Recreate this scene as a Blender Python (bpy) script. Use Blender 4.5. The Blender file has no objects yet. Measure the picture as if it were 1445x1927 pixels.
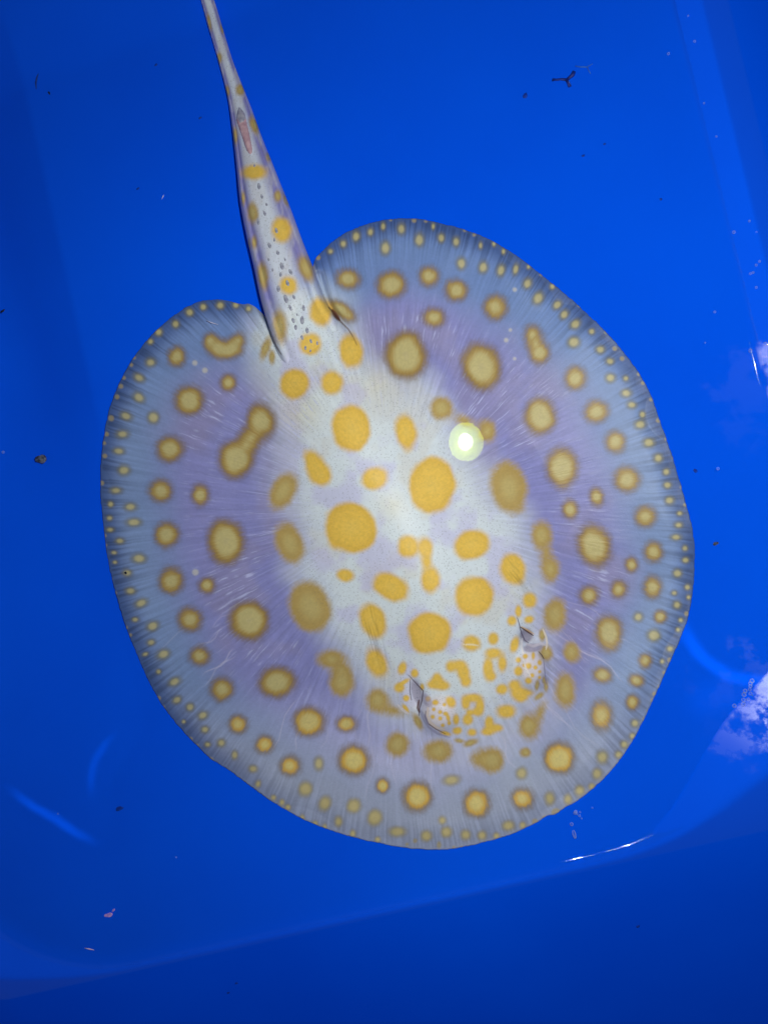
import bpy, math, random
import numpy as np
from mathutils import Vector, Matrix

random.seed(4)
sc = bpy.context.scene
COL = sc.collection

# ------------------------------------------------------------------ camera
PW, PH = 1445.0, 1927.0            # size of the photograph the layout was measured on
FOC = 1392.0                       # focal length in those pixels (26 mm phone lens)
CAM_Z = 0.60
NADIR = (815.0, 872.0)             # where straight-down lands in the picture
cam_d = bpy.data.cameras.new('camera')
cam_d.sensor_fit = 'VERTICAL'; cam_d.sensor_height = 36.0; cam_d.lens = 36.0 * FOC / PH
cam_d.clip_start = 0.01; cam_d.clip_end = 100.0
cam = bpy.data.objects.new('camera', cam_d); COL.objects.link(cam)
_v = Vector(((NADIR[0] - PW / 2) / FOC, -(NADIR[1] - PH / 2) / FOC, -1.0)).normalized()
_q = _v.rotation_difference(Vector((0, 0, -1)))
cam.rotation_mode = 'QUATERNION'; cam.rotation_quaternion = _q
cam.location = (0, 0, CAM_Z)
sc.camera = cam
ROT = np.array(_q.to_matrix())

def unproj(px, py, z):
    """world point at height z that lies behind photo pixel (px, py)"""
    px = np.asarray(px, float); py = np.asarray(py, float)
    d = np.stack([(px - PW / 2) / FOC, -(py - PH / 2) / FOC, -np.ones_like(px)], -1) @ ROT.T
    t = (np.asarray(z, float) - CAM_Z) / d[..., 2]
    return np.stack([d[..., 0] * t, d[..., 1] * t, np.broadcast_to(np.asarray(z, float), t.shape)], -1)

# ------------------------------------------------------------------ world, render
w = bpy.data.worlds.new('World'); sc.world = w; w.use_nodes = True
w.node_tree.nodes['Background'].inputs[0].default_value = (0.35, 0.6, 1.0, 1)
w.node_tree.nodes['Background'].inputs[1].default_value = 0.16
sc.view_settings.view_transform = 'Standard'; sc.view_settings.look = 'None'
sc.view_settings.exposure = 0.0; sc.view_settings.gamma = 1.0
sc.render.engine = 'CYCLES'
sc.cycles.use_denoising = True
sc.cycles.max_bounces = 8; sc.cycles.transparent_max_bounces = 12
sc.cycles.sample_clamp_indirect = 0.0; sc.cycles.sample_clamp_direct = 0.0
sc.cycles.caustics_reflective = False; sc.cycles.caustics_refractive = False

ZW = 0.050                         # water level above the tub floor
CAUSTIC_WATTS = 26.0                      # watts of the added lamp that imitates caustics
LAMP_CORE = 3300.0                 # radiance of the torch's emitter

# ------------------------------------------------------------------ helpers
def lin(c):
    c = np.asarray(c, float) / 255.0
    return np.where(c <= 0.04045, c / 12.92, ((c + 0.055) / 1.055) ** 2.4)

def sst(a, b, x):
    t = np.clip((x - a) / (b - a), 0, 1)
    return t * t * (3 - 2 * t)

def _hash(ix, iy, seed):
    h = (ix.astype(np.int64) * 374761393 + iy.astype(np.int64) * 668265263 + seed * 974634533) & 0xffffffff
    h = ((h ^ (h >> 13)) * 1274126177) & 0xffffffff
    h = (h ^ (h >> 16)) & 0xffffffff
    return h / 4294967295.0

def noise(x, y, seed=0):
    ix = np.floor(x); iy = np.floor(y); fx = x - ix; fy = y - iy
    fx = fx * fx * (3 - 2 * fx); fy = fy * fy * (3 - 2 * fy)
    a = _hash(ix, iy, seed); b = _hash(ix + 1, iy, seed); c = _hash(ix, iy + 1, seed); d = _hash(ix + 1, iy + 1, seed)
    return (a + (b - a) * fx) * (1 - fy) + (c + (d - c) * fx) * fy

def fbm(x, y, seed=0, n=4):
    v = 0; s = 0; a = 1.0
    for i in range(n):
        v = v + a * noise(x * 2 ** i, y * 2 ** i, seed + i); s += a; a *= 0.5
    return v / s

def new_mat(name, base=(0.5, 0.5, 0.5), rough=0.5, spec=0.5):
    m = bpy.data.materials.new(name); m.use_nodes = True
    b = m.node_tree.nodes['Principled BSDF']
    b.inputs['Base Color'].default_value = (*base, 1); b.inputs['Roughness'].default_value = rough
    b.inputs['Specular IOR Level'].default_value = spec
    return m

def add_noise(m, scale, c0, c1, detail=4, lo=0.35, hi=0.65):
    nt = m.node_tree; b = nt.nodes['Principled BSDF']
    tc = nt.nodes.new('ShaderNodeTexCoord'); n = nt.nodes.new('ShaderNodeTexNoise')
    n.inputs['Scale'].default_value = scale; n.inputs['Detail'].default_value = detail
    r = nt.nodes.new('ShaderNodeValToRGB')
    r.color_ramp.elements[0].position = lo; r.color_ramp.elements[0].color = (*c0, 1)
    r.color_ramp.elements[1].position = hi; r.color_ramp.elements[1].color = (*c1, 1)
    nt.links.new(tc.outputs['Object'], n.inputs['Vector']); nt.links.new(n.outputs['Fac'], r.inputs[0])
    nt.links.new(r.outputs[0], b.inputs['Base Color'])

def mesh_obj(name, verts, faces, mat, parent=None, smooth=True, attrs=None):
    me = bpy.data.meshes.new(name)
    verts = np.asarray(verts, np.float32)
    if isinstance(faces, np.ndarray) and faces.ndim == 2:
        nf, k = faces.shape
        me.vertices.add(len(verts)); me.vertices.foreach_set('co', verts.ravel())
        me.loops.add(nf * k); me.loops.foreach_set('vertex_index', faces.astype(np.int32).ravel())
        me.polygons.add(nf); me.polygons.foreach_set('loop_start', np.arange(0, nf * k, k, dtype=np.int32))
        me.update(calc_edges=True)
    else:
        me.from_pydata(verts.tolist(), [], [list(map(int, f)) for f in faces])
    if smooth:
        me.polygons.foreach_set('use_smooth', np.ones(len(me.polygons), bool))
    for an, av in (attrs or {}).items():
        if av.ndim == 2:
            a = me.attributes.new(an, 'FLOAT_COLOR', 'POINT')
            a.data.foreach_set('color', np.concatenate([av, np.ones((len(av), 1))], 1).astype(np.float32).ravel())
        else:
            a = me.attributes.new(an, 'FLOAT', 'POINT'); a.data.foreach_set('value', av.astype(np.float32))
    me.validate(); me.update()
    me.materials.append(mat)
    o = bpy.data.objects.new(name, me); COL.objects.link(o)
    if parent is not None: o.parent = parent
    return o

def tag(o, label=None, cat=None, group=None, kind=None):
    for k, v in (('label', label), ('category', cat), ('group', group), ('kind', kind)):
        if v: o[k] = v
    return o

def grid_faces(nu, nv, wrap_u=False, base=0):
    """quads of a grid stored as index = v*nu + u"""
    u = np.arange(nu if wrap_u else nu - 1); v = np.arange(nv - 1)
    U, V = np.meshgrid(u, v); U2 = (U + 1) % nu
    return np.stack([V * nu + U, V * nu + U2, (V + 1) * nu + U2, (V + 1) * nu + U], -1).reshape(-1, 4) + base

# ------------------------------------------------------------------ tub
P1 = unproj(400, 1772, ZW)[:2]; P2 = unproj(1400, 1548, ZW)[:2]
E1 = (P2 - P1) / np.linalg.norm(P2 - P1); E2 = np.array([E1[1], -E1[0]])   # along the near wall / towards it
WB = float(P1 @ E2)                                # waterline at the near wall
WR = float((unproj(1385, 450, ZW)[:2] @ E1 + unproj(1445, 820, ZW)[:2] @ E1) / 2)
WL = float(unproj(190, 1820, ZW)[:2] @ E1) - 0.10
WT = float(unproj(700, 0, ZW)[:2] @ E2) - 0.22
CX, CY = (WL + WR) / 2, (WT + WB) / 2; HX, HY = (WR - WL) / 2, (WB - WT) / 2
RISE = 0.17
GLARE_BUMP = unproj(1490, 1440, ZW)[:2]
SCUFFS = (unproj(1412, 1350, ZW), unproj(1450, 760, ZW))       # where lime has roughened the plastic

def rrect(a, b, hx, hy, r):
    qx = np.abs(a - CX) - hx + r; qy = np.abs(b - CY) - hy + r
    return np.hypot(np.maximum(qx, 0), np.maximum(qy, 0)) + np.minimum(np.maximum(qx, qy), 0) - r

RBIG, RSML = 0.20, 0.05
CR0 = unproj(15, 20, 0)[:2]; CR1 = unproj(195, 830, 0)[:2]
CRT = (CR1 - CR0) / np.linalg.norm(CR1 - CR0); CRN = np.array([CRT[1], -CRT[0]])
if CRN[0] > 0: CRN = -CRN                          # points to the left of the added floor crease

def floor_z(x, y):
    a = x * E1[0] + y * E1[1]; b = x * E2[0] + y * E2[1]
    rb = np.where((a > CX) & (b > CY), RBIG, 0.13)
    s = rrect(a, b, HX, HY, rb)                    # 0 at the waterline
    near = sst(-0.10, 0.02, (np.abs(b - CY) - HY) - (np.abs(a - CX) - HX))      # 1 at the near and far walls, 0 at the side walls
    zin = ZW * np.clip(1 + s / RISE, 0, None) ** (1.6 - 0.35 * near)
    zout = ZW + s * (0.50 - 0.16 * near)
    z = np.where(s < 0, zin, zout)
    # bump added in the near right corner, tilted to catch the torch glare
    z = z + 0.022 * np.exp(-((x - GLARE_BUMP[0]) ** 2 + (y - GLARE_BUMP[1]) ** 2) / 0.075 ** 2)
    # beyond the crease the slope turns into a broad flange that falls gently outwards
    zf = ZW + 0.004 - (0.36 + 0.02 * near) * rrect(a, b, HX + 0.028, HY, RSML)
    k = 0.0016; h = np.clip(0.5 + 0.5 * (zf - z) / k, 0, 1)
    z = zf * (1 - h) + z * h - k * h * (1 - h)
    # crease added to dim the floor: it tilts away on the left, fading mid-tub
    dl = (x - CR0[0]) * CRN[0] + (y - CR0[1]) * CRN[1]
    al = (x - CR0[0]) * CRT[0] + (y - CR0[1]) * CRT[1]
    L = np.linalg.norm(CR1 - CR0)
    fade = 1 - sst(L * 0.75, L * 1.25, al)
    z = z - 0.30 * np.maximum(dl, 0) * fade * (1 - sst(-0.16, -0.06, s))
    return z

def dense_axis(lo, hi, centers, coarse, fine):
    out = [lo]
    while out[-1] < hi:
        d = min(abs(out[-1] - c) for c in centers)
        out.append(out[-1] + (fine if d < 0.02 else min(coarse, fine + (d - 0.02) * 0.25)))
    return np.array(out)

ax_a = dense_axis(CX - HX - 0.30, CX + HX + 0.30, (WR + 0.008, WL), 0.0032, 0.0016)
ax_b = dense_axis(CY - HY - 0.30, CY + HY + 0.30, (WB + 0.008, WT), 0.0045, 0.0016)
A, B = np.meshgrid(ax_a, ax_b)
TX = A * E1[0] + B * E2[0]; TY = A * E1[1] + B * E2[1]
TZ = np.minimum(floor_z(TX, TY), 0.215 + 0.0 * TX)
tub_v = np.stack([TX, TY, TZ], -1).reshape(-1, 3)

tub_m = new_mat('blue_plastic', lin((0, 78, 226)), 0.32, 0.35)
nt = tub_m.node_tree; bs = nt.nodes['Principled BSDF']
tc = nt.nodes.new('ShaderNodeTexCoord')
n1 = nt.nodes.new('ShaderNodeTexNoise'); n1.inputs['Scale'].default_value = 5; n1.inputs['Detail'].default_value = 5
r1 = nt.nodes.new('ShaderNodeValToRGB')
r1.color_ramp.elements[0].color = (0.0, 0.084, 0.86, 1); r1.color_ramp.elements[1].color = (0.0, 0.100, 0.94, 1)
r1.color_ramp.elements[0].position = 0.3; r1.color_ramp.elements[1].position = 0.7
n2 = nt.nodes.new('ShaderNodeTexNoise'); n2.inputs['Scale'].default_value = 48; n2.inputs['Detail'].default_value = 8
n2.inputs['Roughness'].default_value = 0.65
r2 = nt.nodes.new('ShaderNodeValToRGB')            # scuffed and smooth patches of plastic
r2.color_ramp.elements[0].position = 0.74; r2.color_ramp.elements[0].color = (0.05, 0.05, 0.05, 1)
r2.color_ramp.elements[1].position = 0.90; r2.color_ramp.elements[1].color = (0.31, 0.31, 0.31, 1)
for n in (n1, n2): nt.links.new(tc.outputs['Object'], n.inputs['Vector'])
nt.links.new(n1.outputs['Fac'], r1.inputs[0]); nt.links.new(r1.outputs[0], bs.inputs['Base Color'])
geo = nt.nodes.new('ShaderNodeNewGeometry')
last = None
for sp3, rad in zip(SCUFFS, (0.085, 0.085)):
    di = nt.nodes.new('ShaderNodeVectorMath'); di.operation = 'DISTANCE'; di.inputs[1].default_value = sp3.tolist()
    nt.links.new(geo.outputs['Position'], di.inputs[0])
    mg = nt.nodes.new('ShaderNodeMapRange'); mg.inputs[1].default_value = rad; mg.inputs[2].default_value = rad * 0.35
    mg.inputs[3].default_value = 0.0; mg.inputs[4].default_value = 0.34
    nt.links.new(di.outputs['Value'], mg.inputs[0])
    if last is None: last = mg
    else:
        ad = nt.nodes.new('ShaderNodeMath'); ad.operation = 'MAXIMUM'; nt.links.new(last.outputs[0], ad.inputs[0]); nt.links.new(mg.outputs[0], ad.inputs[1]); last = ad
sb = nt.nodes.new('ShaderNodeMath'); sb.operation = 'ADD'
nt.links.new(n2.outputs['Fac'], sb.inputs[0]); nt.links.new(last.outputs[0], sb.inputs[1]); nt.links.new(sb.outputs[0], r2.inputs[0])
nt.links.new(r2.outputs[0], bs.inputs['Roughness'])
sep = nt.nodes.new('ShaderNodeSeparateXYZ'); mrg = nt.nodes.new('ShaderNodeMapRange')
mrg.inputs[1].default_value = ZW; mrg.inputs[2].default_value = ZW + 0.001; mrg.inputs[3].default_value = 0.012; mrg.inputs[4].default_value = 0.42
nt.links.new(geo.outputs['Position'], sep.inputs[0]); nt.links.new(sep.outputs['Z'], mrg.inputs[0]); nt.links.new(mrg.outputs[0], bs.inputs['Specular IOR Level'])
tub = mesh_obj('tub', tub_v, grid_faces(len(ax_a), len(ax_b))[:, ::-1], tub_m)
sol = tub.modifiers.new('wall', 'SOLIDIFY'); sol.thickness = 0.004; sol.offset = -1
tag(tub, 'shallow bright blue plastic tub with sloping walls holding the water', 'tub')

# ------------------------------------------------------------------ water
def rr_loop(inset, n_arc=60, n_side=120):
    pts = []
    hx, hy = HX - inset, HY - inset
    for sx, sy, r in ((1, 1, RBIG), (-1, 1, 0.13), (-1, -1, 0.13), (1, -1, 0.13)):
        r = max(r - inset, 0.01)
        a0 = {(1, 1): 0, (-1, 1): 90, (-1, -1): 180, (1, -1): 270}[(sx, sy)]
        for k in range(n_arc + 1):
            t = math.radians(a0 + 90 * k / n_arc)
            pts.append((CX + sx * (hx - r) + r * math.cos(t), CY + sy * (hy - r) + r * math.sin(t)))
    return np.array(pts)

loops = []
for ins, dz in [(0.05, 0), (0.02, 0), (0.018, 0), (0.013, 0.00002), (0.010, 0.00008), (0.008, 0.00017)] + [(o, 0.0036 * math.exp(-o / 0.0026)) for o in
                (0.006, 0.005, 0.0042, 0.0035, 0.0029, 0.0024, 0.0019, 0.0015, 0.0011, 0.0008, 0.0005, 0.0002, -0.0004, -0.0012)]:
    l = rr_loop(ins)
    loops.append(np.stack([l[:, 0] * E1[0] + l[:, 1] * E2[0], l[:, 0] * E1[1] + l[:, 1] * E2[1], np.full(len(l), ZW + dz)], -1))
nl = len(loops[0]); wv = np.concatenate(loops)
wf = [list(f) for f in grid_faces(nl, len(loops), True)] + [list(range(nl))[::-1]]
wat_m = bpy.data.materials.new('water'); wat_m.use_nodes = True
nt = wat_m.node_tree; nt.nodes.clear()
out = nt.nodes.new('ShaderNodeOutputMaterial'); mix = nt.nodes.new('ShaderNodeMixShader')
fr = nt.nodes.new('ShaderNodeFresnel'); fr.inputs[0].default_value = 1.333
tr = nt.nodes.new('ShaderNodeBsdfTransparent'); tr.inputs[0].default_value = (1, 1, 1, 1)
gl = nt.nodes.new('ShaderNodeBsdfGlossy'); gl.inputs['Roughness'].default_value = 0.02
tc = nt.nodes.new('ShaderNodeTexCoord'); nz = nt.nodes.new('ShaderNodeTexNoise'); nz.inputs['Scale'].default_value = 9
bp = nt.nodes.new('ShaderNodeBump'); bp.inputs['Strength'].default_value = 0.06; bp.inputs['Distance'].default_value = 0.01
nt.links.new(tc.outputs['Object'], nz.inputs['Vector']); nt.links.new(nz.outputs['Fac'], bp.inputs['Height'])
nt.links.new(bp.outputs[0], gl.inputs['Normal'])
nt.links.new(fr.outputs[0], mix.inputs[0]); nt.links.new(tr.outputs[0], mix.inputs[1]); nt.links.new(gl.outputs[0], mix.inputs[2])
nt.links.new(mix.outputs[0], out.inputs[0])
water = mesh_obj('water', wv, wf, wat_m)
tag(water, 'clear shallow still water filling the blue tub', 'water', kind='structure')

# ------------------------------------------------------------------ torch beside the camera
REFL = unproj(877, 831, ZW)
LAMP = Vector((2 * REFL[0], 2 * REFL[1], CAM_Z))
def lathe(prof, n=48):
    v = [(r * math.cos(2 * math.pi * k / n), r * math.sin(2 * math.pi * k / n), z) for r, z in prof for k in range(n)]
    f = [list(q) for q in grid_faces(n, len(prof), True)]
    f.append(list(range(n))[::-1]); f.append([(len(prof) - 1) * n + k for k in range(n)])
    return v, f
def emit_mat(name, col, s):
    m = bpy.data.materials.new(name); m.use_nodes = True; nt = m.node_tree; nt.nodes.clear()
    o = nt.nodes.new('ShaderNodeOutputMaterial'); e = nt.nodes.new('ShaderNodeEmission')
    e.inputs[0].default_value = (*col, 1); e.inputs[1].default_value = s
    nt.links.new(e.outputs[0], o.inputs[0]); return m
torch = bpy.data.objects.new('flashlight', None); COL.objects.link(torch); torch.location = LAMP
tag(torch, 'black torch shining down whose round glow is mirrored in the water', 'flashlight')
blk = new_mat('black_metal', (0.02, 0.02, 0.02), 0.4); add_noise(blk, 60, (0.015,) * 3, (0.03,) * 3)
v, f = lathe([(0.030, -0.002), (0.031, 0.0), (0.031, 0.02), (0.017, 0.035), (0.015, 0.04), (0.015, 0.13), (0.013, 0.133)])
mesh_obj('barrel', v, f[:-2] + [f[-1]], blk, torch)
def ring(r0, r1, z, n=64):
    v = [(r * math.cos(2 * math.pi * k / n), r * math.sin(2 * math.pi * k / n), z) for r in (r0, r1) for k in range(n)]
    return v, [[k, (k + 1) % n, n + (k + 1) % n, n + k][::-1] for k in range(n)]
# bright emitter chip, the glowing phosphor cup round it, and its dimmer rim
rr_ = [0.0, 0.0095]
v = [(0, 0, 0.0)] + [(0.0095 * math.cos(2 * math.pi * k / 48), 0.0095 * math.sin(2 * math.pi * k / 48), 0.0) for k in range(48)]
mesh_obj('bulb', v, [[0, 1 + (k + 1) % 48, 1 + k] for k in range(48)], emit_mat('bulb_glow', (1.0, 0.985, 0.95), LAMP_CORE), torch)
for r0, r1, s, nm in ((0.0096, 0.0130, 60.0, 'lens_cup'), (0.0131, 0.0215, 29.0, 'lens_ring'), (0.0216, 0.0285, 21.0, 'lens_rim')):
    v, f = ring(r0, r1, 0.0003)
    mesh_obj(nm, v, f, emit_mat(nm + '_glow', (0.76, 1.0, 0.02 if s < 50 else 0.5), s), torch)

# added lamp imitating caustics: its beam carries a few bright filaments
def circle3(a, b, c):
    A_ = np.array([[b[0] - a[0], b[1] - a[1]], [c[0] - a[0], c[1] - a[1]]]) * 2
    m = np.linalg.solve(A_, np.array([b @ b - a @ a, c @ c - a @ a])); return m, float(np.linalg.norm(a - m))
rl_d = bpy.data.lights.new('added_caustic_lamp', 'SPOT'); rl_d.energy = CAUSTIC_WATTS; rl_d.spot_size = math.radians(100); rl_d.spot_blend = 0.2
rl_d.shadow_soft_size = 0.001; rl_d.color = (0.75, 0.95, 1.0)
rl = bpy.data.objects.new('added_caustic_lamp', rl_d); COL.objects.link(rl); RLZ = 1.15; rl.location = (0.0, -0.15, RLZ)
rl_d.use_nodes = True; nt = rl_d.node_tree; em = nt.nodes['Emission']
def nd(t, **k):
    n = nt.nodes.new(t)
    for a_, v_ in k.items(): setattr(n, a_, v_)
    return n
def lk(a_, b_): nt.links.new(a_, b_)
tcn = nd('ShaderNodeTexCoord'); sp_ = nd('ShaderNodeSeparateXYZ'); lk(tcn.outputs['Normal'], sp_.inputs[0])
dv = []
for ax_ in ('X', 'Y'):
    q_ = nd('ShaderNodeMath', operation='DIVIDE'); lk(sp_.outputs[ax_], q_.inputs[0]); lk(sp_.outputs['Z'], q_.inputs[1]); dv.append(q_)
cb = nd('ShaderNodeCombineXYZ'); lk(dv[0].outputs[0], cb.inputs[0]); lk(dv[1].outputs[0], cb.inputs[1])
pm = nd('ShaderNodeVectorMath', operation='MULTIPLY_ADD'); lk(cb.outputs[0], pm.inputs[0])
RH = RLZ - 0.03
pm.inputs[1].default_value = (-RH, -RH, 0); pm.inputs[2].default_value = (rl.location.x, rl.location.y, 0)
nz = nd('ShaderNodeTexNoise'); nz.inputs['Scale'].default_value = 26; nz.inputs['Detail'].default_value = 3; lk(pm.outputs[0], nz.inputs['Vector'])
ns = nd('ShaderNodeVectorMath', operation='MULTIPLY_ADD'); lk(nz.outputs['Color'], ns.inputs[0]); ns.inputs[1].default_value = (0.012, 0.012, 0); 
lk(pm.outputs[0], ns.inputs[2])
acc = None
for (a_, b_, c_), wid, ln_, st in ((((1285, 1180), (1350, 1250), (1445, 1268)), 0.008, 0.055, 1.0), (((0, 1478), (95, 1545), (185, 1597)), 0.0065, 0.050, 0.7),
                                   (((205, 1395), (172, 1450), (170, 1545)), 0.006, 0.034, 0.4), (((1300, 1330), (1340, 1300), (1400, 1290)), 0.02, 0.03, 0.2)):
    W3 = [unproj(float(q[0]), float(q[1]), 0.03)[:2] + np.array([0.006, 0.006]) for q in (a_, b_, c_)]
    ce, ra = circle3(*W3)
    d1 = nd('ShaderNodeVectorMath', operation='DISTANCE'); lk(ns.outputs[0], d1.inputs[0]); d1.inputs[1].default_value = (ce[0], ce[1], 0)
    d2 = nd('ShaderNodeMath', operation='SUBTRACT'); lk(d1.outputs['Value'], d2.inputs[0]); d2.inputs[1].default_value = ra
    d3 = nd('ShaderNodeMath', operation='ABSOLUTE'); lk(d2.outputs[0], d3.inputs[0])
    m1 = nd('ShaderNodeMapRange', interpolation_type='SMOOTHERSTEP'); lk(d3.outputs[0], m1.inputs[0])
    m1.inputs[1].default_value = wid; m1.inputs[2].default_value = 0.0; m1.inputs[3].default_value = 0; m1.inputs[4].default_value = st
    e1 = nd('ShaderNodeVectorMath', operation='DISTANCE'); lk(ns.outputs[0], e1.inputs[0]); e1.inputs[1].default_value = (W3[1][0], W3[1][1], 0)
    m2 = nd('ShaderNodeMapRange', interpolation_type='SMOOTHSTEP'); lk(e1.outputs['Value'], m2.inputs[0])
    m2.inputs[1].default_value = ln_; m2.inputs[2].default_value = ln_ * 0.3; m2.inputs[3].default_value = 0; m2.inputs[4].default_value = 1
    p_ = nd('ShaderNodeMath', operation='MULTIPLY'); lk(m1.outputs[0], p_.inputs[0]); lk(m2.outputs[0], p_.inputs[1])
    if acc is None: acc = p_
    else:
        s_ = nd('ShaderNodeMath', operation='ADD'); lk(acc.outputs[0], s_.inputs[0]); lk(p_.outputs[0], s_.inputs[1]); acc = s_
lk(acc.outputs[0], em.inputs['Strength'])

# ------------------------------------------------------------------ the stingray: measured outlines and spots (photo pixels)
OUTLINE = np.array([(590,492),(600,478),(625,455),(660,433),(700,418),(740,412),(780,411),(820,418),(860,428),(900,441),(940,461),(980,487),
(1020,519),(1060,551),(1100,587),(1140,625),(1175,665),(1205,707),(1225,745),(1240,790),(1258,840),(1272,885),(1285,930),(1295,965),(1303,1000),
(1306,1030),(1306,1070),(1303,1110),(1297,1150),(1289,1178),(1275,1212),(1260,1245),(1245,1280),(1230,1312),(1214,1347),(1195,1385),(1170,1425),
(1140,1460),(1110,1489),(1078,1512),(1062,1519),(1052,1529),(1042,1535),(1032,1531),(1010,1548),(970,1567),(930,1580),(890,1590),(850,1597),
(820,1599),(780,1597),(740,1592),(700,1584),(660,1574),(620,1562),(580,1546),(540,1525),(500,1500),(460,1470),(430,1448),(400,1430),(370,1402),
(340,1370),(315,1340),(295,1310),(275,1270),(258,1230),(243,1195),(230,1155),(218,1115),(207,1070),(199,1020),(193,970),(190,920),(190,880),
(193,840),(198,810),(205,775),(215,745),(228,715),(245,683),(265,655),(290,625),(320,600),(350,578),(380,566),(410,563),(435,567),(452,573),
(470,571),(488,577),(512,612),(530,640),(548,652),(570,625),(584,560)], float)
OC = np.array([740.0, 960.0])
_o = OUTLINE - OC
_th = np.unwrap(np.arctan2(_o[:, 1], _o[:, 0])); _rd = np.hypot(_o[:, 0], _o[:, 1])
_ord = np.argsort(np.mod(_th, 2 * np.pi)); TH = np.mod(_th, 2 * np.pi)[_ord]; RD = _rd[_ord]
def _smooth_radius():
    t = np.linspace(0, 2 * np.pi, 2880, endpoint=False)
    r = np.interp(t, TH, RD, period=2 * np.pi)
    k = np.exp(-0.5 * (np.arange(-14, 15) / 5.0) ** 2); k /= k.sum()
    return t, np.convolve(np.concatenate([r[-14:], r, r[:14]]), k, 'valid')
GT, GR = _smooth_radius()
_dr = np.gradient(GR, GT); GCOS = 1 / np.sqrt(1 + (_dr / GR) ** 2)
_k = np.exp(-0.5 * (np.arange(-150, 151) / 60.0) ** 2); _k /= _k.sum()
GRS = np.convolve(np.concatenate([GR[-150:], GR, GR[:150]]), _k, 'valid')      # much smoothed radius, for patterns only
def _rim_distance():
    gx = np.arange(150, 1350, 6.0); gy = np.arange(370, 1640, 6.0); QX, QY = np.meshgrid(gx, gy)
    px = OC[0] + GR * np.cos(GT); py = OC[1] + GR * np.sin(GT)
    ok = ~((px > 486) & (px < 592) & (py > 488) & (py < 680))                   # the stretch under the tail is no rim
    px, py = px[ok][::3], py[ok][::3]
    D = np.full(QX.shape, 1e9)
    for i in range(len(px)): D = np.minimum(D, (QX - px[i]) ** 2 + (QY - py[i]) ** 2)
    return gx, gy, np.sqrt(D)
RGX, RGY, RDIST = _rim_distance()
def polar(X, Y):
    th = np.mod(np.arctan2(Y - OC[1], X - OC[0]), 2 * np.pi)
    r = np.hypot(X - OC[0], Y - OC[1])
    R = np.interp(th, GT, GR, period=2 * np.pi)
    fx = np.clip((X - RGX[0]) / 6.0, 0, len(RGX) - 1.001); fy = np.clip((Y - RGY[0]) / 6.0, 0, len(RGY) - 1.001)
    ix = fx.astype(int); iy = fy.astype(int); fx = fx - ix; fy = fy - iy
    d = (RDIST[iy, ix] * (1 - fx) + RDIST[iy, ix + 1] * fx) * (1 - fy) + (RDIST[iy + 1, ix] * (1 - fx) + RDIST[iy + 1, ix + 1] * fx) * fy
    d = np.minimum(d, np.maximum(R - r, 0) + 0.02 * np.maximum(R - r, 0) ** 2 + 60 * ((X > 470) & (X < 640) & (Y < 760)))
    return th, r / np.interp(th, GT, GRS, period=2 * np.pi), np.maximum(d, 0)

# kind Y: yellow, O: olive, R: brown ring with a pale heart, M: small margin dot, D: tiny edge dot, P: pale fleck
SP = []
def S(kind, *rows, g=None):
    for r in rows:
        r = list(r)
        if len(r) == 3: r = [r[0], r[1], r[2], r[2], 0]
        if len(r) == 4: r.append(0)
        SP.append((kind, g, *r))
S('R',(333,671,17,19),(430,720,15),(356,754,28),(655,525,23,18,15),(737,536,27,26),(807,520,18,19),(858,546,21,20),(816,597,20,17,10),
  (764,669,39,46,-8),(905,689,37,46,-15),(932,578,22,24),(1082,712,20,22),(1016,783,30,35,-5),(1122,775,22,21),(1157,831,19,20),(1057,880,30,38,-5),
  (1179,902,25,24),(1122,935,13,17,-10),(1072,959,14,17),(1118,1028,33,41,-8),(1214,972,20,20),(1229,1038,18,19),(1188,1063,12,14),(1227,1105,17,21),
  (1164,1109,15,16),(1108,1121,18,18),(1145,1191,26,34,-5),(1242,1161,12),(1133,1270,18,15,20),(1131,1346,20,27),(1052,1427,28,29),(983,1503,20),
  (896,1512,25),(784,1499,27,28),(665,1430,30,28),(546,1441,18),(498,1401,17),(448,1363,17),(581,1358,30,27),(652,1362,18,15),(522,1284,35,29),
  (418,1297,22),(376,1234,19,18),(468,1168,37),(358,1166,23),(323,1093,23,25),(390,1101,15),(314,1006,23,24),(425,1020,36,42,-5),(303,923,22,21),
  (377,931,16,20),(321,845,25,24),(720,1478,12,14),(1190,1321,12,14),(1214,1243,13,14),(1197,1281,15,12,20))
S('R',(396,641,13,14,-20),(409,654,17,15,30),(424,660,20,14),(438,655,16,15,-30),(449,641,12,15,20),g='kidney')
S('R',(640,582,25,14,35),(655,594,10,7,35),g='fold')
S('R',(1001,630,14,18),(1015,664,18,20),(1008,648,12,16),g='peanut')
S('R',(491,793,27,33),(444,864,33,36),(472,824,22,16,-60),(462,838,24,18,-60),g='dumbbell')
S('O',(533,924,23,37,28),(545,1022,26,39,-22),(957,917,34,51,-12),(1044,1157,21,32,8),(1075,1227,16,20,-20),(1063,1299,20,33),
  (748,1401,22,23),(825,1414,27,21),(988,1416,10,9))
S('O',(624,1241,27,18),(643,1284,24,27),(641,1262,14,16),g='comma')
S('O',(711,1317,20,22),(735,1336,25,10,14),g='wedge')
S('O',(1018,1007,19,27),(1035,1071,17,24),(1027,1040,8,18),g='drop')
S('O',(923,1430,26,24),(904,1427,18,12),g='snout')
S('O',(995,1366,19,24),(1015,1345,8,22,20),g='hook')
S('O',(830,768,21),(916,812,17,20),(874,792,18,9,20),g='under')
S('O',(584,1142,39,50,-22))
S('O',(500,655,8,22,20),(512,672,6,13))
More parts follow.
